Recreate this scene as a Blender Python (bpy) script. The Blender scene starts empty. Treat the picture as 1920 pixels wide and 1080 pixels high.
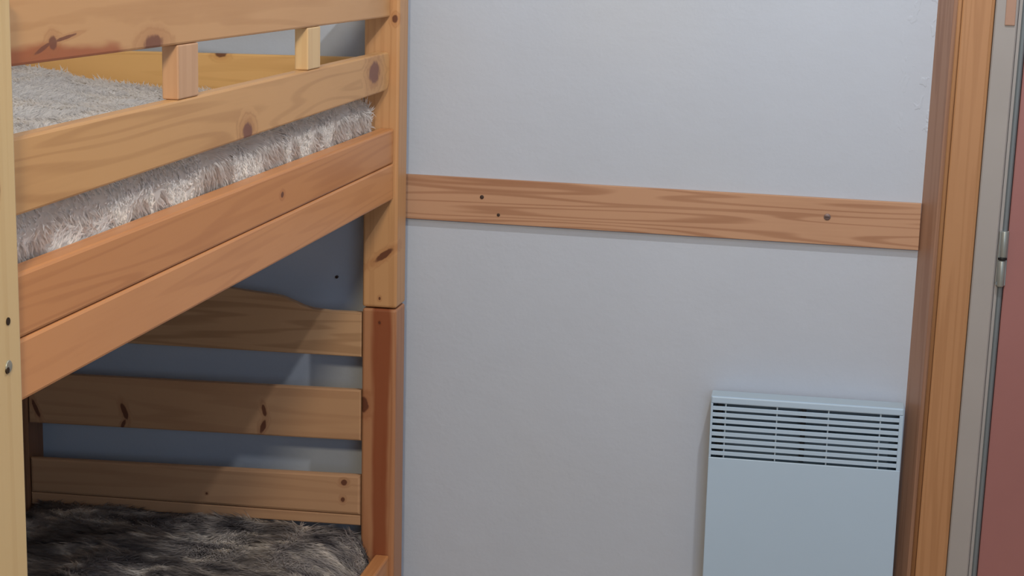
import bpy, bmesh, math, random
import numpy as np
from mathutils import Vector, Matrix
random.seed(7)
rng = np.random.default_rng(7)
scene = bpy.context.scene
C = scene.collection

# ------------------------------------------------------------------ camera
def cam_axes(yaw, pitch, roll):
    cy, sy, cp, sp = math.cos(yaw), math.sin(yaw), math.cos(pitch), math.sin(pitch)
    fwd = Vector((sy*cp, cy*cp, sp)); right = Vector((cy, -sy, 0)); up = right.cross(fwd)
    c, s = math.cos(roll), math.sin(roll)
    return c*right + s*up, -s*right + c*up, fwd
r_, u_, f_ = cam_axes(-0.17336254, -0.1947234, 0.02437856)
cam_data = bpy.data.cameras.new('camera')
cam_data.sensor_width = 36.0
cam_data.lens = 3247.86/1920*36.0
cam_data.clip_end = 50
cam = bpy.data.objects.new('camera', cam_data)
C.objects.link(cam)
m = Matrix((r_, u_, -f_)).transposed().to_4x4()
m.translation = Vector((0, -4.33, 1.7))
cam.matrix_world = m
scene.camera = cam

# ------------------------------------------------------------------ world, lights, exposure
scene.view_settings.view_transform = 'Standard'
scene.view_settings.look = 'None'
scene.view_settings.gamma = 1.0
scene.view_settings.use_curve_mapping = False
scene.view_settings.exposure = -0.15
w = bpy.data.worlds.new('world'); scene.world = w; w.use_nodes = True
w.node_tree.nodes['Background'].inputs[0].default_value = (0.55, 0.68, 0.9, 1)
w.node_tree.nodes['Background'].inputs[1].default_value = 0.5

def area(name, loc, target, size, power, color, shape='RECTANGLE', size_y=None):
    l = bpy.data.lights.new(name, 'AREA'); l.shape = shape; l.size = size
    if size_y: l.size_y = size_y
    l.energy = power; l.color = color
    o = bpy.data.objects.new(name, l); C.objects.link(o)
    o.location = loc
    o.rotation_euler = (Vector(target)-Vector(loc)).to_track_quat('-Z', 'Y').to_euler()
    return o
# ceiling lamp near the end of the room (hard shadows of the bed on the wall)
area('ceiling_light', (0.26, -1.245, 3.19), (-0.9, -0.1, 0.6), 0.07, 27, (1.0, 0.96, 0.90), 'DISK')
# added overhead fill under the closed ceiling, keeps the lower bunk dimmer
area('overhead_fill', (0.45, -2.7, 3.24), (0.2, -0.6, 0.6), 1.1, 22, (0.78, 0.87, 1.0), 'RECTANGLE', 1.1)
# added bluish ambient fill behind the camera, in front of a guessed window
area('rear_fill', (1.15, -5.3, 1.7), (-0.2, 0, 1.2), 1.3, 26, (0.68, 0.82, 1.0), 'RECTANGLE', 1.2)
# warm lamp in the near part of the room
area('warm_light', (-0.45, -4.15, 2.45), (-0.9, -1.2, 1.4), 0.3, 45, (1.0, 0.80, 0.54), 'DISK')

# ------------------------------------------------------------------ node helpers
def new_mat(name, rough=0.6, spec=0.3):
    mt = bpy.data.materials.new(name); mt.use_nodes = True
    nt = mt.node_tree; b = nt.nodes['Principled BSDF']
    b.inputs['Roughness'].default_value = rough
    b.inputs['Specular IOR Level'].default_value = spec
    return mt, nt, b
def nd(nt, t, **kw):
    n = nt.nodes.new(t)
    for k, v in kw.items():
        if k in n.inputs: n.inputs[k].default_value = v
        else: setattr(n, k, v)
    return n
def mixc(nt, fac, a, b, mode='MIX'):
    n = nt.nodes.new('ShaderNodeMix'); n.data_type = 'RGBA'; n.blend_type = mode
    for s, v in ((0, fac), (6, a), (7, b)):
        if hasattr(v, 'is_output'): nt.links.new(v, n.inputs[s])
        else: n.inputs[s].default_value = v if s == 0 else (*v[:3], 1)
    return n.outputs[2]
def mth(nt, op, a, b=None, c=None, clamp=False):
    n = nt.nodes.new('ShaderNodeMath'); n.operation = op; n.use_clamp = clamp
    for i, v in enumerate((a, b, c)):
        if v is None: continue
        if hasattr(v, 'is_output'): nt.links.new(v, n.inputs[i])
        else: n.inputs[i].default_value = v
    return n.outputs[0]
def sm(nt, v, lo, hi):
    n = nt.nodes.new('ShaderNodeMapRange'); n.interpolation_type = 'SMOOTHSTEP'
    nt.links.new(v, n.inputs[0]); n.inputs[1].default_value = lo; n.inputs[2].default_value = hi
    return n.outputs[0]
def mapping(nt, vec, loc=(0,0,0), scale=(1,1,1), rot=(0,0,0)):
    n = nt.nodes.new('ShaderNodeMapping'); nt.links.new(vec, n.inputs[0])
    n.inputs[1].default_value = loc; n.inputs[2].default_value = rot; n.inputs[3].default_value = scale
    return n.outputs[0]
def noise(nt, vec, scale, detail=3, rough=0.5, dist=0):
    n = nt.nodes.new('ShaderNodeTexNoise'); nt.links.new(vec, n.inputs['Vector'])
    n.inputs['Scale'].default_value = scale; n.inputs['Detail'].default_value = detail
    n.inputs['Roughness'].default_value = rough; n.inputs['Distortion'].default_value = dist
    return n.outputs[0]
def bump(nt, b, h, strength, dist=0.002):
    n = nt.nodes.new('ShaderNodeBump'); n.inputs['Strength'].default_value = strength
    n.inputs['Distance'].default_value = dist
    nt.links.new(h, n.inputs['Height']); nt.links.new(n.outputs[0], b.inputs['Normal'])

_seed = [0]
def pine(name, axis, light, dark, knots=(), grain=0.55, rings=26, across=9, rough=0.42, band=None, kcol=(0.10, 0.03, 0.018)):
    """pine with grain along axis; knots: (centre, radii, angle) in scene metres"""
    mt, nt, b = new_mat(name, rough, 0.35)
    g = nt.nodes.new('ShaderNodeNewGeometry').outputs['Position']
    _seed[0] += 1
    sc = [across*1.5]*3; sc['xyz'.index(axis)] = 0.55
    off = (_seed[0]*3.17, _seed[0]*1.31, _seed[0]*2.77)
    pos = g
    # the grain bends round every knot
    p = mapping(nt, pos, off, sc)
    n1 = noise(nt, p, 1.0, 2, 0.45, 0.15)
    k_all = None; ring = None; stains = []
    for kn in knots:
        c, r = kn[0], kn[1]; ang = kn[2] if len(kn) > 2 else (0, 0, 0)
        d = mapping(nt, pos, (0,0,0), (1,1,1))
        s = nt.nodes.new('ShaderNodeVectorMath'); s.operation = 'SUBTRACT'
        nt.links.new(pos, s.inputs[0]); s.inputs[1].default_value = c
        d = mapping(nt, s.outputs[0], (0,0,0), (1,1,1), ang)
        d = mapping(nt, d, (0,0,0), tuple(1/max(q, 1e-4) for q in r))
        wsc = [8 if a == axis else 30 for a in 'xyz'] if len(kn) > 3 else (60, 60, 60)
        wob = noise(nt, mapping(nt, pos, off, wsc), 1.0, 2)
        l = nt.nodes.new('ShaderNodeVectorMath'); l.operation = 'LENGTH'; nt.links.new(d, l.inputs[0])
        dist = mth(nt, 'ADD', l.outputs['Value'], mth(nt, 'MULTIPLY', mth(nt, 'SUBTRACT', wob, 0.5), 0.7))
        core = mth(nt, 'SUBTRACT', 1.0, sm(nt, dist, 0.75, 1.1))
        halo = mth(nt, 'SUBTRACT', 1.0, sm(nt, dist, 0.9, 2.6))
        n1 = mth(nt, 'ADD', n1, mth(nt, 'MULTIPLY', halo, 0.16))
        if len(kn) > 3:
            stains.append((core, kn[3])); continue
        k_all = core if k_all is None else mth(nt, 'MAXIMUM', k_all, core)
        ring = halo if ring is None else mth(nt, 'MAXIMUM', ring, halo)
    v = mth(nt, 'SINE', mth(nt, 'MULTIPLY', n1, rings*6.283))
    v = sm(nt, v, -0.1, 1.0)
    sc2 = [160.]*3; sc2['xyz'.index(axis)] = 6.
    fine = noise(nt, mapping(nt, pos, off, sc2), 1.0, 3, 0.6)
    patch = noise(nt, mapping(nt, pos, off, [3 if a == axis else 11 for a in 'xyz']), 1.0, 1)
    fac = mth(nt, 'MULTIPLY', v, grain)
    fac = mth(nt, 'ADD', fac, mth(nt, 'MULTIPLY', mth(nt, 'SUBTRACT', fine, 0.5), 0.35))
    fac = mth(nt, 'ADD', fac, mth(nt, 'MULTIPLY', mth(nt, 'SUBTRACT', patch, 0.5), 0.6), clamp=True)
    col = mixc(nt, fac, light, dark)
    if band:    # heartwood stripe: axis index, centre, half width, colour
        ai, bc, bw, bcol = band
        sp = nt.nodes.new('ShaderNodeSeparateXYZ'); nt.links.new(g, sp.inputs[0])
        dd = mth(nt, 'ABSOLUTE', mth(nt, 'SUBTRACT', sp.outputs[ai], bc))
        dd = mth(nt, 'ADD', dd, mth(nt, 'MULTIPLY', mth(nt, 'SUBTRACT', noise(nt, mapping(nt, g, off, (1, 1, .2)), 25, 2), .5), bw*.9))
        bf = mth(nt, 'SUBTRACT', 1.0, sm(nt, dd, bw*0.6, bw*1.15))
        col = mixc(nt, mth(nt, 'MULTIPLY', bf, 0.8), col, bcol)
    for (core, kc) in stains: col = mixc(nt, mth(nt, 'MULTIPLY', core, 0.9), col, kc)
    if k_all is not None:
        col = mixc(nt, mth(nt, 'MULTIPLY', ring, 0.35), col, (dark[0]*0.8, dark[1]*0.6, dark[2]*0.5))
        col = mixc(nt, mth(nt, 'MULTIPLY', k_all, 0.88), col, kcol)
    nt.links.new(col, b.inputs['Base Color'])
    bump(nt, b, mth(nt, 'ADD', fine, mth(nt, 'MULTIPLY', v, 0.4)), 0.12, 0.001)
    return mt

def plain(name, col, rough=0.5, metal=0.0, var=0.06, scale=30, bmp=0.0):
    mt, nt, b = new_mat(name, rough)
    b.inputs['Metallic'].default_value = metal
    g = nt.nodes.new('ShaderNodeNewGeometry').outputs['Position']
    n = noise(nt, g, scale, 3)
    c = mixc(nt, n, [q*(1-var) for q in col], [q*(1+var) for q in col])
    nt.links.new(c, b.inputs['Base Color'])
    if bmp: bump(nt, b, n, bmp, 0.002)
    return mt

def plaster(name, col):
    mt, nt, b = new_mat(name, 0.85, 0.15)
    g = nt.nodes.new('ShaderNodeNewGeometry').outputs['Position']
    big = noise(nt, g, 2.2, 3, 0.5)
    c = mixc(nt, big, [q*0.93 for q in col], [q*1.05 for q in col])
    # yellowish and bluish clouding of old paint
    cl = sm(nt, noise(nt, mapping(nt, g, (4, 2, 1)), 1.6, 1), 0.45, 0.7)
    c = mixc(nt, mth(nt, 'MULTIPLY', cl, 0.35), c, (col[0]*1.03, col[1]*0.98, col[2]*0.9))
    nt.links.new(c, b.inputs['Base Color'])
    fine = noise(nt, g, 70, 4, 0.65)
    mid = noise(nt, g, 14, 3, 0.5)
    lump = sm(nt, noise(nt, mapping(nt, g, (1, 1, 7), (1, 1, .6)), 40, 2, 0.5, 0.6), 0.60, 0.66)
    sp = nt.nodes.new('ShaderNodeSeparateXYZ'); nt.links.new(g, sp.inputs[0])
    edge = mth(nt, 'MULTIPLY', sm(nt, sp.outputs[0], 0.16, 0.24), sm(nt, sp.outputs[2], 1.15, 1.3))
    h = mth(nt, 'ADD', mth(nt, 'MULTIPLY', fine, 0.35), mid)
    h = mth(nt, 'ADD', h, mth(nt, 'MULTIPLY', mth(nt, 'MULTIPLY', lump, edge), 0.6))
    bump(nt, b, h, 0.35, 0.004)
    return mt

# ------------------------------------------------------------------ object helpers
def link_mesh(name, bm_or_me, mat, parent=None, smooth=False):
    if isinstance(bm_or_me, bmesh.types.BMesh):
        me = bpy.data.meshes.new(name)
        bmesh.ops.recalc_face_normals(bm_or_me, faces=bm_or_me.faces)
        bm_or_me.to_mesh(me); bm_or_me.free()
    else: me = bm_or_me
    if mat: me.materials.append(mat)
    for p in me.polygons: p.use_smooth = smooth
    o = bpy.data.objects.new(name, me); C.objects.link(o)
    if parent is not None:
        o.parent = parent
        o.matrix_parent_inverse = Matrix.Identity(4)
        off = world_loc(parent)
        if parent: me.transform(Matrix.Translation(-off))
    return o
_locs = {}
def world_loc(o):
    v = Vector(o.location)
    while o.parent: o = o.parent; v += Vector(o.location)
    return v
def thing(name, label, cat, loc, group=None):
    o = bpy.data.objects.new(name, None); C.objects.link(o); o.location = loc
    o.empty_display_size = 0.05
    o['label'] = label; o['category'] = cat
    if group: o['group'] = group
    return o
def tag(o, label, cat):
    o['label'] = label; o['category'] = cat; return o
def struct(o):
    o['kind'] = 'structure'; return o
def boxm(x0, x1, y0, y1, z0, z1, bev=0.0, seg=2):
    bm = bmesh.new()
    bmesh.ops.create_cube(bm, size=1)
    for v in bm.verts:
        v.co = Vector((x0 if v.co.x < 0 else x1, y0 if v.co.y < 0 else y1, z0 if v.co.z < 0 else z1))
    if bev:
        bmesh.ops.bevel(bm, geom=list(bm.edges), offset=bev, segments=seg, profile=0.5, affect='EDGES')
    return bm
def prism(pts, axis, a0, a1, bev=0.0, seg=2):
    """extrude a 2D outline along an axis; pts in the two other axes, in xyz order"""
    bm = bmesh.new()
    def mk(p, a):
        return {'x': (a, p[0], p[1]), 'y': (p[0], a, p[1]), 'z': (p[0], p[1], a)}[axis]
    v0 = [bm.verts.new(mk(p, a0)) for p in pts]; v1 = [bm.verts.new(mk(p, a1)) for p in pts]
    n = len(pts)
    bm.faces.new(v0); bm.faces.new(v1[::-1])
    for i in range(n): bm.faces.new((v0[i], v0[(i+1) % n], v1[(i+1) % n], v1[i]))
    bmesh.ops.recalc_face_normals(bm, faces=bm.faces)
    if bev:
        caps = [e for e in bm.edges if abs(e.verts[0].co['xyz'.index(axis)]-e.verts[1].co['xyz'.index(axis)]) < 1e-6]
        bmesh.ops.bevel(bm, geom=caps, offset=bev, segments=seg, profile=0.5, affect='EDGES')
    return bm
def cyl(c, r, h, axis='z', seg=20, bev=0.0, r2=None):
    bm = bmesh.new()
    bmesh.ops.create_cone(bm, cap_ends=True, segments=seg, radius1=r, radius2=r if r2 is None else r2, depth=h)
    if bev:
        es = [e for e in bm.edges if abs(e.verts[0].co.z-e.verts[1].co.z) < 1e-6]
        bmesh.ops.bevel(bm, geom=es, offset=bev, segments=2, profile=0.5, affect='EDGES')
    if axis == 'x': bmesh.ops.rotate(bm, verts=bm.verts, matrix=Matrix.Rotation(math.pi/2, 3, 'Y'))
    if axis == 'y': bmesh.ops.rotate(bm, verts=bm.verts, matrix=Matrix.Rotation(math.pi/2, 3, 'X'))
    bmesh.ops.translate(bm, verts=bm.verts, vec=c)
    return bm
def rounded(pts_rects, r):   # (u0,u1,v0,v1) rectangle with per-corner radii (bl, br, tr, tl)
    u0, u1, v0, v1 = pts_rects; out = []
    for (cx, cy, a0, rr) in ((u0, v0, 180, r[0]), (u1, v0, 270, r[1]), (u1, v1, 0, r[2]), (u0, v1, 90, r[3])):
        sx = 1 if cx == u0 else -1; sy = 1 if cy == v0 else -1
        if rr == 0: out.append((cx, cy)); continue
        for k in range(7):
            a = math.radians(a0 + 90*k/6)
            out.append((cx+sx*rr+rr*math.cos(a), cy+sy*rr+rr*math.sin(a)))
    return out

# ------------------------------------------------------------------ the room
wall_col = (0.515, 0.595, 0.73)
M_wall = plaster('wall_plaster', wall_col)
M_side = plaster('side_plaster', (0.55, 0.55, 0.56))
M_floor = pine('floor_wood', 'y', (0.42, 0.30, 0.19), (0.30, 0.19, 0.11), rings=14)
M_ceil = plain('ceiling_paint', (0.62, 0.61, 0.60), 0.9, var=0.03, scale=3)
X0, X1, Y1, ZF, ZC = -2.17, 2.0, -5.6, -0.06, 3.3
struct(link_mesh('wall_back', boxm(X0-.1, X1+.1, 0, .12, ZF-.1, ZC+.1), M_wall))
struct(link_mesh('wall_left', boxm(X0-.12, X0, Y1-.1, 0, ZF-.1, ZC+.1), M_side))
struct(link_mesh('wall_right', boxm(X1, X1+.12, Y1-.1, 0, ZF-.1, ZC+.1), M_side))
# wall behind the camera, with the window opening
wx0, wx1, wz0, wz1 = 0.45, 1.85, 0.95, 2.2
bm = boxm(X0-.1, wx0, Y1-.12, Y1, ZF-.1, ZC+.1)
for q in ((wx1, X1+.1, ZF-.1, ZC+.1), (wx0, wx1, ZF-.1, wz0), (wx0, wx1, wz1, ZC+.1)):
    b2 = boxm(q[0], q[1], Y1-.12, Y1, q[2], q[3]); me = bpy.data.meshes.new('t'); b2.to_mesh(me); bm.from_mesh(me); bpy.data.meshes.remove(me)
struct(link_mesh('wall_front', bm, M_side))
struct(link_mesh('floor', boxm(X0-.1, X1+.1, Y1-.12, .1, ZF-.1, ZF), M_floor))
struct(link_mesh('ceiling', boxm(X0-.1, X1+.1, Y1-.12, .1, ZC, ZC+.1), M_ceil))
M_frame = plain('window_paint', (0.7, 0.7, 0.7), 0.4)
win = struct(bpy.data.objects.new('window_1', None)); C.objects.link(win); win.location = (1.15, Y1-.06, wz0)
for q in ((wx0, wx0+.06, wz0, wz1), (wx1-.06, wx1, wz0, wz1), (1.12, 1.18, wz0+.06, wz1-.06)):
    link_mesh('window_stile', boxm(q[0], q[1], Y1-.09, Y1-.03, q[2], q[3], .004), M_frame, win)
for q in ((wz0, wz0+.06), (wz1-.06, wz1)):
    link_mesh('window_rail', boxm(wx0+.06, wx1-.06, Y1-.09, Y1-.03, q[0], q[1], .004), M_frame, win)
gm, nt, b = new_mat('window_glass', 0.02); b.inputs['Transmission Weight'].default_value = 1; b.inputs['IOR'].default_value = 1.45
for q in ((wx0+.06, 1.12), (1.18, wx1-.06)):
    link_mesh('pane', boxm(q[0], q[1], Y1-.065, Y1-.061, wz0+.06, wz1-.06), gm, win)

# ------------------------------------------------------------------ pine casing, door frame and door on the right
M_case = pine('casing_pine', 'z', (0.46, 0.25, 0.125), (0.33, 0.16, 0.07), grain=0.35, rings=9, across=12,
              knots=[((0.345, -0.09, 1.38), (0.03, .05, 0.03))][:0])
M_case2 = pine('casing_side_pine', 'z', (0.39, 0.235, 0.165), (0.27, 0.14, 0.09), grain=0.5, rings=9, across=14)
trim = struct(bpy.data.objects.new('trim_1', None)); C.objects.link(trim); trim.location = (0.33, -0.05, ZF)
LEAN = 0.010
def lean(bm):
    for v in bm.verts: v.co.x += LEAN*(v.co.z-0.95)
    return bm
# splayed side board, bead, face board
lm = link_mesh('side_board', lean(prism([(0.2570, 0), (0.289, -0.076), (0.297, -0.084), (0.325, -0.084), (0.325, 0)], 'z', ZF, ZC)), M_case2, trim)
link_mesh('bead', lean(prism([(0.3025+.0055*math.cos(a), -0.0855+.0055*math.sin(a)) for a in [math.radians(q) for q in range(150, 391, 24)]], 'z', ZF, ZC)), M_case, trim, True)
link_mesh('face_board', lean(prism([(0.3080, -0.0842), (0.3085, -0.0885), (0.312, -0.090), (0.374, -0.090), (0.381, -0.087), (0.383, -0.082), (0.383, -0.02), (0.3255, -0.02), (0.3255, -.0842)], 'z', ZF, ZC)), M_case, trim)

M_grey = plain('grey_frame_paint', (0.37, 0.365, 0.375), 0.5, var=0.05, scale=8)
M_grey2 = plain('grey_rebate_paint', (0.17, 0.205, 0.235), 0.4, var=0.05, scale=8)
M_dark = plain('dark_gap', (0.02, 0.02, 0.022), 0.7)
M_red = plain('red_door_paint', (0.35, 0.165, 0.165), 0.38, var=0.10, scale=3)
M_steel = plain('zinc_steel', (0.36, 0.41, 0.42), 0.38, 0.55)
M_blk = plain('black_ring', (0.01, 0.01, 0.012), 0.5)
M_blush = plain('blush_paint', (0.42, 0.27, 0.21), 0.5)
door = struct(bpy.data.objects.new('door_1', None)); C.objects.link(door); door.location = (0.85, -0.07, ZF)
fr = link_mesh('door_frame', lean(prism([(0.384, -0.02), (0.384, -0.0845), (0.387, -0.0875), (0.433, -0.0875), (0.4365, -0.0845), (0.4365, -0.070), (0.4385, -0.070),
      (0.4385, -0.078), (0.4455, -0.078), (0.4455, -0.02)], 'z', ZF, 2.08)), M_grey, door)
link_mesh('seal_strip', lean(prism([(0.4458, -.03), (0.4458, -0.0765), (0.449, -0.081), (0.4545, -0.081), (0.4580, -0.0765), (0.4580, -.03)], 'z', ZF, 2.08)), M_grey2, door)
link_mesh('frame_head', boxm(0.45, 1.32, -0.0875, -0.02, 2.085, 2.15, .003), M_grey, door)
link_mesh('frame_stile', boxm(1.262, 1.32, -0.0875, -0.02, ZF, 2.084, .003), M_grey, door)
dp = link_mesh('door_panel', lean(boxm(0.4600, 1.26, -0.075, -0.035, ZF+.008, 2.08, .003)), M_red, door)
link_mesh('keep_plate', boxm(0.4135, 0.4365, -0.0915, -0.0870, 1.546, 1.640, .0015), M_blush, door)['label'] = 'small pinkish wooden plate on the grey frame'
hz = link_mesh('hinge', cyl((0.4515, -0.088, 1.027), 0.0088, 0.064, 'z', 20, .002), M_steel, door, True)
hz['label'] = 'steel knuckle hinge with black ring'
link_mesh('lower_knuckle', cyl((0.4500, -0.088, 0.956), 0.0088, 0.066, 'z', 20, .004), M_steel, hz, True)
link_mesh('ring', cyl((0.4507, -0.088, 0.992), 0.0108, 0.0055, 'z', 20, .001), M_blk, hz, True)
link_mesh('frame_leaf', boxm(0.4405, 0.4485, -0.0885, -0.079, 0.925, 1.058, .001), M_steel, hz)
link_mesh('door_leaf', boxm(0.4545, 0.4625, -0.0800, -0.0755, 0.925, 1.058, .001), M_steel, hz)
link_mesh('screw', cyl((0.4425, -0.090, 0.932), 0.0042, 0.004, 'y', 12), M_grey2, hz)
# latch side handle of the door, beyond the frame of the photograph
hd = link_mesh('door_handle', cyl((1.19, -0.10, 1.0), 0.010, 0.05, 'y', 14), M_steel, door, True)
link_mesh('lever', boxm(1.08, 1.20, -0.135, -0.118, .99, 1.01, .005), M_steel, hd)
struct(link_mesh('trim_3', boxm(1.325, 1.40, -0.05, 0, ZF, 2.2, .004), M_case))
# partition the door frame is set in
struct(link_mesh('wall_lintel', boxm(0.39, 1.32, -0.05, 0, 2.155, ZC), M_wall))
struct(link_mesh('wall_pier', boxm(1.405, X1, -0.05, 0, ZF, ZC), M_wall))

# ------------------------------------------------------------------ horizontal board on the wall
M_rail = pine('wall_board_pine', 'x', (0.52, 0.315, 0.205), (0.33, 0.165, 0.095), grain=0.65, rings=13, across=9, rough=0.55)
rail = thing('wall_board', 'long horizontal pine board screwed to the grey wall between bunk bed and door casing', 'wall board', (-0.39, 0, 1.05))
bm = prism([(-1.34, 1.1205), (0.2575, 1.1055), (0.2575, 0.989), (-1.34, 1.006)], 'y', -0.0125, 0.0, .0015)
link_mesh('board', bm, M_rail, rail)
M_scr = plain('dark_screw', (0.06, 0.04, 0.035), 0.5, 0.3)
M_scr2 = plain('grey_screw', (0.20, 0.15, 0.15), 0.4, 0.6)
for (x, z, r, mm) in ((-0.84, 1.068, .0052, M_scr), (-0.796, 1.024, .0042, M_scr), (0.032, 1.061, .0085, M_scr2)):
    s = link_mesh('screw', cyl((x, -0.0128, z), r, .0022, 'y', 16, .0006), mm, rail, True)
    if mm is M_scr2:
        s['label'] = 'larger grey screw head'
        link_mesh('slot', boxm(x-.0055, x+.0055, -.0143, -.0138, z-.001, z+.001), M_scr, s)
tag(link_mesh('nail', cyl((-1.226, -.0035, .836), .004, .007, 'y', 10), M_scr), 'tiny dark nail in the wall seen under the upper bunk, above the wavy headboard', 'nail')

# ------------------------------------------------------------------ convector heater
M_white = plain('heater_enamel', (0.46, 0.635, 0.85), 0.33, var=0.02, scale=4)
M_in = plain('heater_inside', (0.22, 0.29, 0.34), 0.6, var=0.1)
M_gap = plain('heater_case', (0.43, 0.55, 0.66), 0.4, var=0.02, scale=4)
ht = thing('convector_heater', 'white electric panel heater with slatted top grille on the wall beside the pine casing', 'heater', (0.008, -0.04, 0.10))
hx0, hx1, hy0, hy1, hz0, hz1 = -0.229, 0.2465, -0.08, -0.012, 0.085, 0.6005
# case: back, sides, top, bottom
bm = boxm(hx0, hx1, hy1-.004, hy1, hz0, hz1)
for q in ((hx0, hx0+.004, hy0+.004, hy1-.004, hz0, hz1), (hx1-.004, hx1, hy0+.004, hy1-.004, hz0, hz1), (hx0+.004, hx1-.004, hy0+.004, hy1-.004, hz1-.003, hz1), (hx0+.004, hx1-.004, hy0+.004, hy1-.004, hz0, hz0+.003)):
    b2 = boxm(*q); me = bpy.data.meshes.new('t'); b2.to_mesh(me); bm.from_mesh(me); bpy.data.meshes.remove(me)
case = link_mesh('case', bm, M_gap, ht)
link_mesh('wall_bracket', boxm(-.12, .12, hy1, 0, .30, .50), M_in, ht)
link_mesh('heating_element', boxm(hx0+.03, hx1-.03, -.052, -.040, .30, .52, .003), M_in, ht)
link_mesh('baffle', boxm(hx0+.006, hx1-.006, -.030, -.028, hz0+.01, hz1-.006), M_in, ht)
gz1, gz0 = 0.5835, 0.4430
link_mesh('front_panel', boxm(hx0, hx1, hy0, hy0+.004, hz0, gz0, .0018), M_white, ht)
link_mesh('top_bezel', boxm(hx0+.001, hx1-.001, hy0+.0005, hy0+.010, gz1, hz1+.001, .003), M_white, ht)
link_mesh('side_strip', boxm(hx0+.0005, hx0+.006, hy0+.001, hy0+.006, gz0, gz1, .001), M_white, ht)
link_mesh('side_strip', boxm(hx1-.010, hx1-.0005, hy0+.001, hy0+.006, gz0, gz1, .001), M_white, ht)
gap = 0.0068
sl = ((gz1-gz0)-9*gap)/8
for i in range(8):
    zt = gz1 - gap*(i+1) - sl*i
    bm = prism([(hy0+.001, zt-sl), (hy0+.001, zt-.001), (hy0+.0025, zt), (hy0+.013, zt-.003), (hy0+.013, zt-.005)], 'x', hx0+.006, hx1-.010)
    link_mesh('grille_slat', bm, M_white, ht)
for x in (hx0+.038, hx0+.166, hx0+.293, hx0+.420):
    link_mesh('grille_bar', boxm(x-.0016, x+.0016, hy0+.0045, hy0+.011, gz0, gz1), M_gap, ht)
for x in (hx0+.024, hx0+.232):      # darker inner brackets behind the grille
    link_mesh('inner_bracket', boxm(x-.006, x+.006, hy0+.014, -.032, gz0, gz1), M_dark, ht)

# ------------------------------------------------------------------ bunk bed
bed = thing('bunk_bed', 'pine bunk bed with guard boards, spacer blocks and slatted headboards against the wall', 'bunk bed', (-1.57, -1.2, ZF))
PL, PD = (0.62, 0.345, 0.155), (0.44, 0.215, 0.085)
ZJ = 0.7905
# posts
fx0, fx1, fy0, fy1 = -1.1175, -1.028, -0.150, -0.055
M_pu = pine('post_upper_pine', 'z', (0.56, 0.315, 0.15), (0.42, 0.21, 0.09), grain=.35, rings=7, across=16,
            knots=[((-1.062, -.15, .928), (.033, .03, .0085), (0, math.radians(37), 0)), ((-1.040, -.15, 1.518), (.008, .02, .010)), ((-1.092, -.15, 1.555), (.004, .01, .006)),
                   ((-1.072, -.15, .816), (.0035, .01, .005))])
M_pl = pine('post_lower_pine', 'z', (0.44, 0.215, 0.11), (0.31, 0.12, 0.055), grain=.35, rings=6, across=14,
            band=(0, -1.066, .024, (0.235, 0.055, 0.02)),
            knots=[((-1.112, -.15, .535), (.013, .02, .022)), ((-1.072, -.15, .753), (.004, .01, .005))])
M_pn = pine('near_post_pine', 'z', (0.66, 0.50, 0.27), (0.56, 0.39, 0.19), grain=.3, rings=5, across=10,
            knots=[((-1.028, -2.305, 1.40), (.01, .010, .008)), ((-1.028, -2.282, 1.378), (.01, .0045, .011))])
M_po = pine('back_post_pine', 'z', PL, PD)
M_dk = plain('bed_hole', (0.03, 0.018, 0.012), 0.8)
M_zn = plain('bolt_zinc', (0.38, 0.39, 0.34), 0.4, 0.6)
NY0, NY1 = -2.330, -2.231
post_up = link_mesh('post', boxm(fx0, fx1, fy0, fy1, ZJ+.0015, 1.628, .007, 3), M_pu, bed)
post_lo = link_mesh('post', boxm(fx0, fx1, fy0, fy1, ZF, ZJ-.0015, .007, 3), M_pl, bed)
link_mesh('dowel', cyl((-1.07, -.10, ZJ), .012, .03), M_dk, post_lo)
np_up = link_mesh('post', boxm(fx0, fx1, NY0, NY1, ZJ+.0015, 1.628, .006, 3), M_pn, bed)
np_lo = link_mesh('post', boxm(fx0, fx1, NY0, NY1, ZF, ZJ-.0015, .006, 3), M_pn, bed)
M_sp = pine('shaded_post_pine', 'z', (0.26, 0.13, 0.07), (0.16, 0.07, 0.04))  # same pine on the far-side posts, their shade darkened into the colour
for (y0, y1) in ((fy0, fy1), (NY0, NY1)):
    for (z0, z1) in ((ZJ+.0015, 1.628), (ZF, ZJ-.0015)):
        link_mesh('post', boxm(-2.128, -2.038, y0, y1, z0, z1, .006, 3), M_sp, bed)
link_mesh('bolt_hole', cyl((-1.0278, -2.269, 1.204), .0052, .002, 'x', 16), M_dk, np_up)
bl = link_mesh('bolt', cyl((-1.0276, -2.272, 1.144), .0085, .003, 'x', 20, .001), M_zn, np_up, True)
link_mesh('bolt_hole', cyl((-1.0270, -2.277, 1.140), .0045, .003, 'x', 6), M_dk, np_up)

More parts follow.
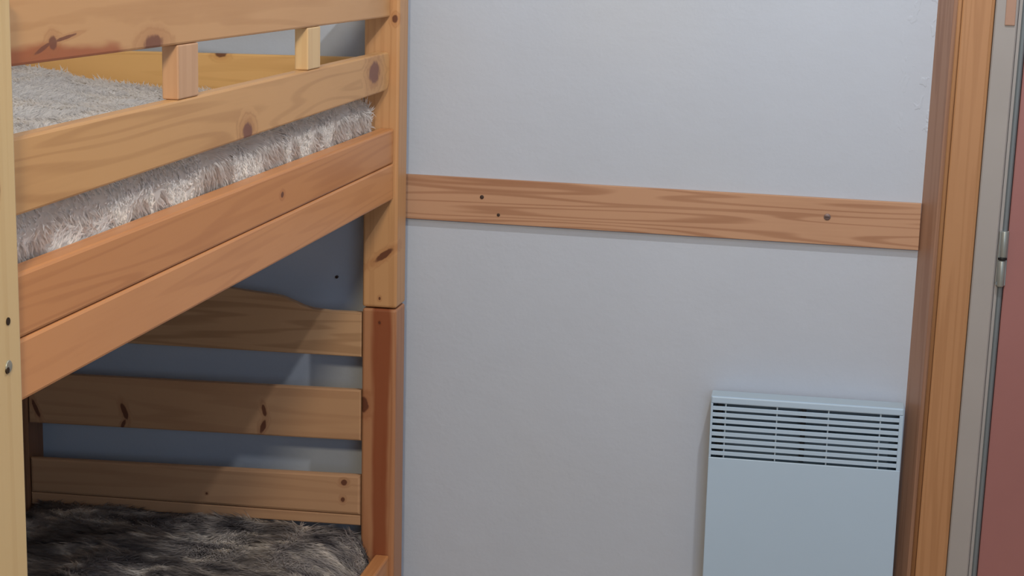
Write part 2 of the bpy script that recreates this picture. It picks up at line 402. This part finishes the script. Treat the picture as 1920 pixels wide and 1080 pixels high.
# side rails: a cap board over a thicker board, on both sides of both bunks
K = lambda x, *ks: [((x, y, z), r) for (y, z, r) in ks]
M_sr1 = pine('side_rail_upper_pine', 'y', (0.58, 0.265, 0.105), (0.42, 0.165, 0.06), grain=.4, rings=9, across=9,
             knots=K(-1.04, (-1.058, 1.206, (.02, .010, .006)),))
M_sr2 = pine('side_rail_lower_pine', 'y', (0.62, 0.295, 0.125), (0.47, 0.20, 0.08), grain=.35, rings=9, across=9)
M_sr2.name = 'side_rail_lower_pine'
def yz(pts): return pts
def board_x(name, x0, x1, prof, mat, bev=.004):
    return link_mesh(name, prism(prof, 'x', x0, x1, bev), mat, bed)
ry0, ry1 = -2.2285, -0.1525
board_x('side_rail', -1.078, -1.0395, [(ry0, 1.167), (ry1, 1.1625), (ry1, 1.2485), (ry0, 1.2560)], M_sr1, .005)
board_x('side_rail', -1.078, -1.0390, [(ry0, 1.0805), (ry1, 1.0710), (ry1, 1.1615), (ry0, 1.1660)], M_sr2, .005)
M_bat = pine('bed_batten_pine', 'y', (0.30, 0.18, 0.10), (0.2, 0.11, 0.06))
board_x('batten', -1.108, -1.0785, [(ry0, 1.072), (ry1, 1.063), (ry1, 1.10), (ry0, 1.11)], M_bat, .002)
board_x('side_rail', -2.118, -2.078, [(ry0, 1.075), (ry1, 1.075), (ry1, 1.25), (ry0, 1.25)], M_po)
board_x('side_rail', -1.078, -1.0395, [(ry0, -.045), (ry1, -.045), (ry1, .1335), (ry0, .1335)], M_sr1, .005)
board_x('side_rail', -2.118, -2.078, [(ry0, -.045), (ry1, -.045), (ry1, .1335), (ry0, .1335)], M_po)
board_x('batten', -2.0775, -2.05, [(ry0, 1.072), (ry1, 1.072), (ry1, 1.10), (ry0, 1.10)], M_bat, .002)
for (xa, xb) in ((-1.108, -1.0785), (-2.0775, -2.05)):
    board_x('batten', xa, xb, [(ry0, -.045), (ry1, -.045), (ry1, -.015), (ry0, -.015)], M_bat, .002)

# guard boards with rounded ends
gx0, gx1 = -1.080, -1.0515
M_g1 = pine('guard_lower_pine', 'y', (0.615, 0.355, 0.155), (0.42, 0.215, 0.085), grain=.42, rings=13, across=6,
            knots=K(gx1, (-1.232, 1.347, (.02, .030, .020)), (-0.300, 1.397, (.02, .050, .027))), kcol=(0.17, 0.06, 0.045))
M_g2 = pine('guard_upper_pine', 'y', (0.60, 0.345, 0.160), (0.46, 0.235, 0.095), grain=.38, rings=7, across=5,
            knots=K(gx1, (-2.060, 1.553, (.02, .015, .011)), (-1.690, 1.533, (.02, .042, .016)))
            + [((gx1, -2.02, 1.5585), (.02, .04, .0026), (math.radians(-6), 0, 0)), ((gx1, -2.09, 1.548), (.02, .03, .0035), (math.radians(-14), 0, 0)), ((gx1, -2.19, 1.516), (.03, .43, .038), (0, 0, 0), (0.36, 0.10, 0.035))], kcol=(0.17, 0.055, 0.03))
def guard(zb0, zb1, zt0, zt1, mat, r=(.0, .035, .02, .0), ya=-2.2285, yb=-.1525):
    pts = rounded((ya, yb, 0, 1), (0, 0, 0, 0))
    prof = []
    hgt = ((zt0-zb0)+(zt1-zb1))/2
    base = rounded((ya, yb, 0, hgt), r)
    for (y, v) in base:
        t = (y-ya)/(yb-ya); lo = zb0+(zb1-zb0)*t; hi = zt0+(zt1-zt0)*t
        prof.append((y, lo+(hi-lo)*v/hgt))
    return prof
board_x('guard_board', gx0, gx1, guard(1.3285, 1.345, 1.434, 1.438, M_g1), M_g1, .004)
board_x('guard_board', gx0, gx1, guard(1.5285, 1.523, 1.624, 1.624, M_g2, (0, 0.0, .02, 0)), M_g2, .004)
board_x('guard_board', -2.106, -2.078, guard(1.33, 1.33, 1.436, 1.436, M_po), M_po, .004)
M_bl = pine('spacer_block_pine', 'z', (0.60, 0.37, 0.22), (0.47, 0.26, 0.145), grain=.3, rings=5)
M_bl2 = pine('pale_spacer_pine', 'z', (0.72, 0.52, 0.28), (0.60, 0.38, 0.19), grain=.3, rings=5)
for (y0, y1, mt) in ((-1.583, -1.487, M_bl), (-0.843, -0.752, M_bl2)):
    t = ((y0+y1)/2+2.2285)/2.076
    link_mesh('spacer_block', boxm(gx0-.001, gx1-.0005, y0, y1, 1.434+.004*t+.0004, 1.5285-.0055*t-.0004, .0025), mt, bed)

# headboards: three slats in each bunk at the far end, same at the near end
M_h = [pine('headboard_ogee_pine', 'x', (0.50, 0.315, 0.18), (0.33, 0.19, 0.10), grain=.6, rings=9, across=9),
       pine('headboard_middle_pine', 'x', (0.50, 0.30, 0.17), (0.37, 0.20, 0.11), grain=.35, rings=7, across=8,
            knots=[((-1.765, -.145, .470), (.008, .03, .022), (0, math.radians(18), 0)), ((-1.768, -.145, .435), (.005, .03, .013), (0, math.radians(-25), 0)),
                   ((-1.380, -.145, .500), (.006, .03, .016), (0, math.radians(12), 0)), ((-1.383, -.145, .455), (.0075, .03, .019), (0, math.radians(-18), 0)), ((-2.015, -.145, .46), (.006, .03, .03), (0, .4, 0))]),
       pine('headboard_lower_pine', 'x', (0.50, 0.30, 0.175), (0.37, 0.205, 0.115), grain=.35, rings=7, across=8,
            knots=[((-1.164, -.145, .321), (.009, .03, .008)), ((-1.167, -.145, .274), (.0055, .03, .007)), ((-1.539, -.145, .261), (.004, .03, .004))])]
M_hu = pine('upper_headboard_pine', 'x', (0.68, 0.42, 0.17), (0.52, 0.29, 0.10), grain=.35, rings=7, across=8, knots=[((-1.491, -.146, 1.418), (.017, .03, .010))])
sx0, sx1 = -2.036, -1.1195
cx = (sx0+sx1)/2
def ogee_prof(zb, zt, dz=0.0):
    half = (sx1-sx0)/2
    prof = [(sx0, zb), (sx1, zb+.007)]
    ks = [(1, zt), (.82, zt-.001), (.72, zt+.002), (.66, zt+.008), (.60, zt+.019), (.54, zt+.029), (.47, zt+.0335), (.38, zt+.0365), (.25, zt+.042), (.1, zt+.050), (0, zt+.052)]
    for (s, z) in ks: prof.append((cx+s*half, z))
    for (s, z) in ks[::-1][1:]: prof.append((cx-s*half, z))
    return prof
def slat_prof(zb0, zb1, zt0, zt1):
    return [(sx0, zb0), (sx1, zb1), (sx1, zt1), (sx0, zt0)]
for (ya, yb, far) in ((-.146, -.124, True), (-2.30, -2.278, False)):
    for base in (0, 1.088):
        knob = M_h if (far and base == 0) else [M_h[0], M_g2, M_g1]
        n = 'headboard_slat'
        if base == 0:
            link_mesh(n, prism(ogee_prof(.652, .7755), 'y', ya, yb, .003), M_h[0], bed)['label'] = 'wavy topped headboard slat'
            link_mesh(n, prism(slat_prof(.4185, .4365, .5560, .5715), 'y', ya, yb, .0045), knob[1], bed)
            s3 = link_mesh(n, prism(slat_prof(.225, .2345, .3215, .3435), 'y', ya, yb, .0075), knob[2], bed)
            link_mesh(n, prism(slat_prof(.1905, .2065, .2245, .2340), 'y', ya+.002, yb, .003), knob[2], bed)['label'] = 'thin strip under the lowest slat'
        else:
            l = [(1.272, 1.280, 1.4135, 1.4215), (1.10, 1.10, 1.235, 1.235)]
            for q, mm in zip(l, (M_hu, M_po)): link_mesh(n, prism(slat_prof(*q), 'y', ya, yb, .004), mm, bed)
            link_mesh(n, prism(ogee_prof(1.531, 1.558), 'y', ya, yb, .003), M_h[0], bed)
# base slats that carry the mattresses
y = -2.15
while y < -.2:
    for z in (1.111, -.0145):
        link_mesh('base_slat', boxm(-2.074, -1.082, y, y+.07, z, z+.017), M_bat, bed)
    y += .16

# ------------------------------------------------------------------ fur helpers
def vnoise(P, seed, scale):
    """cheap smooth 3D value noise on an (n,3) array"""
    r = np.random.default_rng(seed).random(4096)
    Q = P*scale+100; i = np.floor(Q).astype(int); f = Q-i; f = f*f*(3-2*f)
    def h(a, b, c):
        q = np.sin(a*127.1 + b*311.7 + c*74.7 + seed*1.37)*43758.5453
        return q-np.floor(q)
    out = 0
    for dx in (0, 1):
        for dy in (0, 1):
            for dz in (0, 1):
                wgt = (f[:, 0] if dx else 1-f[:, 0])*(f[:, 1] if dy else 1-f[:, 1])*(f[:, 2] if dz else 1-f[:, 2])
                out = out + wgt*h(i[:, 0]+dx, i[:, 1]+dy, i[:, 2]+dz)
    return out
def soft_body(name, prof, y0, y1, ny, amp, seed, mat, parent, endr=0.05, zfun=None):
    """sweep a cross-section (x,z) along y, with soft ends and surface undulation"""
    pr = np.array(prof); n = len(pr); c = pr.mean(0)
    ys = np.concatenate([y0+endr*(1-np.cos(np.linspace(0, math.pi/2, 5))), np.linspace(y0+endr, y1-endr, ny)[1:-1], y1-endr*(1-np.cos(np.linspace(math.pi/2, 0, 5)))])
    V = []
    for yy in ys:
        d = min(yy-y0, y1-yy); s = 1.0
        if d < endr: s = math.sqrt(max(0, 1-(1-d/endr)**2))
        shr = endr*(1-s)
        q = pr - c; L = np.linalg.norm(q, axis=1, keepdims=True)
        q = c + q*(1-np.minimum(shr/np.maximum(L, 1e-6), .7))
        for (x, z) in q:
            V.append((x, yy, z + (zfun(x, yy) if zfun else 0)))
    V = np.array(V)
    nrm = np.zeros_like(V); cc = np.array([c[0], 0, c[1]])
    d = V - cc; d[:, 1] = 0; d[:, 0] *= .15; d /= np.linalg.norm(d, axis=1, keepdims=True)
    V = V + d*((vnoise(V, seed, 9)-.5)*amp*1.2 + (vnoise(V, seed+1, 28)-.5)*amp*.7)[:, None]
    F = []
    m_ = len(ys)
    for j in range(m_-1):
        for i in range(n):
            F.append((j*n+i, j*n+(i+1) % n, (j+1)*n+(i+1) % n, (j+1)*n+i))
    F.append(tuple(range(n))); F.append(tuple(range((m_-1)*n, m_*n))[::-1])
    bm = bmesh.new(); vs = [bm.verts.new(v) for v in V]
    for f in F: bm.faces.new([vs[k] for k in f])
    return link_mesh(name, bm, mat, parent, True)
def fur(name, body, off, count, length, width, seed, mat, parent, region, dirfun, lift=.5):
    """short curved hair blades rooted on the body where region(p, n) holds"""
    r = np.random.default_rng(seed)
    me = body.data; me.calc_loop_triangles()
    co = np.zeros(len(me.vertices)*3); me.vertices.foreach_get('co', co); co = co.reshape(-1, 3)+np.array(off)
    tr = np.zeros(len(me.loop_triangles)*3, dtype=int); me.loop_triangles.foreach_get('vertices', tr); tr = tr.reshape(-1, 3)
    A, B, D = co[tr[:, 0]], co[tr[:, 1]], co[tr[:, 2]]
    N = np.cross(B-A, D-A); ar = np.linalg.norm(N, axis=1)+1e-12; N = N/ar[:, None]
    keep = region((A+B+D)/3, N); A, B, D, N, ar = A[keep], B[keep], D[keep], N[keep], ar[keep]
    k = r.choice(len(A), count, p=ar/ar.sum())
    u = r.random((count, 1)); v = r.random((count, 1)); fl = (u+v) > 1; u = np.where(fl, 1-u, u); v = np.where(fl, 1-v, v)
    P = A[k]+(B[k]-A[k])*u+(D[k]-A[k])*v; n = N[k]
    t = dirfun(P) + (r.random((count, 3))-.5)*.9
    t -= n*(t*n).sum(1, keepdims=True); t /= np.linalg.norm(t, axis=1, keepdims=True)+1e-9
    s = np.cross(n, t)
    L = (length*(.6+.8*r.random(count)))[:, None]; W = width*(.7+.6*r.random((count, 1)))
    d1 = n*lift+t*(1-lift*.5); d1 /= np.linalg.norm(d1, axis=1, keepdims=True)
    d2 = n*lift*.35+t; d2 /= np.linalg.norm(d2, axis=1, keepdims=True)
    m1 = P+d1*L*.5; tip = m1+d2*L*.5; P0 = P-n*.002
    V = np.stack([P0-s*W/2, P0+s*W/2, m1+s*W*.4, m1-s*W*.4, tip], 1).reshape(-1, 3)-np.array(off)
    i = np.arange(count)*5
    Q = np.stack([i+1, i, i+3, i+2], 1); T = np.stack([i+2, i+3, i+4], 1)
    m2 = bpy.data.meshes.new(name)
    m2.vertices.add(len(V)); m2.vertices.foreach_set('co', V.ravel())
    loops = np.concatenate([Q, T], 1).ravel()
    m2.loops.add(len(loops)); m2.loops.foreach_set('vertex_index', loops.astype(np.int32))
    st = np.stack([np.arange(count)*7, np.arange(count)*7+4], 1).ravel()
    m2.polygons.add(count*2); m2.polygons.foreach_set('loop_start', st.astype(np.int32))
    m2.update(calc_edges=True); m2.validate()
    m2.polygons.foreach_set('use_smooth', np.ones(len(m2.polygons), dtype=bool))
    nn = n*1.0 + t*.35 + (r.random((count, 3))-.5)*.5; nn /= np.linalg.norm(nn, axis=1, keepdims=True)
    m2.normals_split_custom_set_from_vertices(np.repeat(nn, 5, axis=0).tolist())
    m2.materials.append(mat)
    o = bpy.data.objects.new(name, m2); C.objects.link(o); o.parent = parent; o['kind'] = 'stuff'
    return o
def fur_mat(name, ramp, sc, scale, rough=0.75):
    mt, nt, b = new_mat(name, rough, 0.15)
    g = nt.nodes.new('ShaderNodeNewGeometry').outputs['Position']
    n = noise(nt, mapping(nt, g, (1.3, .2, .4), sc), scale, 4, 0.6, 0.8)
    cr = nt.nodes.new('ShaderNodeValToRGB'); nt.links.new(n, cr.inputs[0])
    els = cr.color_ramp.elements
    while len(els) < len(ramp): els.new(0.5)
    for e, (p, c) in zip(els, ramp): e.position = p; e.color = (*c, 1)
    nt.links.new(cr.outputs[0], b.inputs['Base Color'])
    tr = nt.nodes.new('ShaderNodeBsdfTranslucent'); nt.links.new(cr.outputs[0], tr.inputs[0])
    mx = nt.nodes.new('ShaderNodeMixShader'); mx.inputs[0].default_value = 0.45
    nt.links.new(b.outputs[0], mx.inputs[1]); nt.links.new(tr.outputs[0], mx.inputs[2])
    nt.links.new(mx.outputs[0], nt.nodes['Material Output'].inputs[0])
    return mt

# white fleece cover of the upper bunk
M_wf = fur_mat('white_fleece', [(0.3, (0.95, 0.93, 0.92)), (0.7, (0.99, 0.98, 0.97))], (1, 1, 1), 14)
up_z = 1.322
fc = thing('fleece_mattress', 'upper bunk mattress under a shaggy white fleece cover', 'mattress', (-1.58, -1.2, 1.135))
prof = rounded((-2.066, -1.086, 1.1320, up_z), (.03, .02, .03, .04))
def dens(pr, step=.04):
    out = []
    for a, b in zip(pr, pr[1:]+pr[:1]):
        L = math.hypot(b[0]-a[0], b[1]-a[1]); k = max(1, int(L/step))
        for i in range(k): out.append((a[0]+(b[0]-a[0])*i/k, a[1]+(b[1]-a[1])*i/k))
    return out
def zup(x, y): return 0.045*max(0, min(1, (-1.62-x)/.3)) if True else 0
fb = soft_body('cover', dens(prof), -2.19, -.182, 60, .010, 3, M_wf, fc, .03, lambda x, y: zup(x, y))
def d_w(P):
    a = vnoise(P, 11, 12)*6.283*1.3
    return np.stack([.4*np.cos(a), np.sin(a), np.cos(a*1.3)*.9-.1], 1)
fur('fleece_pile', fb, fc.location, 60000, .022, .0044, 21, M_wf, fc, lambda c, n: (c[:, 2] > 1.20) & ((n[:, 2] > .2) | (n[:, 0] > .2)), d_w, .38)

# dark faux fur throw on the lower bunk
M_gf = fur_mat('grey_fur', [(0.33, (0.12, 0.115, 0.13)), (0.44, (0.30, 0.28, 0.285)), (0.52, (0.46, 0.43, 0.425)), (0.58, (0.60, 0.56, 0.53)), (0.64, (0.95, 0.90, 0.84))],
               (6.0, 13.0, 9.0), 1.0)
th = thing('fur_throw', 'mottled grey brown faux fur throw covering the lower bunk', 'throw', (-1.58, -1.2, .0))
prof = rounded((-2.030, -1.0805, .0035, .206), (.03, .02, .115, .05))
gb = soft_body('throw', dens(prof, .03), -2.2, -.150, 70, .020, 5, M_gf, th, .03)
def d_g(P):
    a = vnoise(P, 31, 5)*6.283*.9
    return np.stack([np.cos(a)*1.2, -.5+.5*np.sin(a), -.2+0*a], 1)
fur('fur_pile', gb, th.location, 60000, .030, .0040, 41, M_gf, th, lambda c, n: (c[:, 2] > .05) & (c[:, 1] > -1.9) & ((n[:, 2] > .2) | (n[:, 0] > .2)), d_g, .22)

bpy.context.view_layer.update()
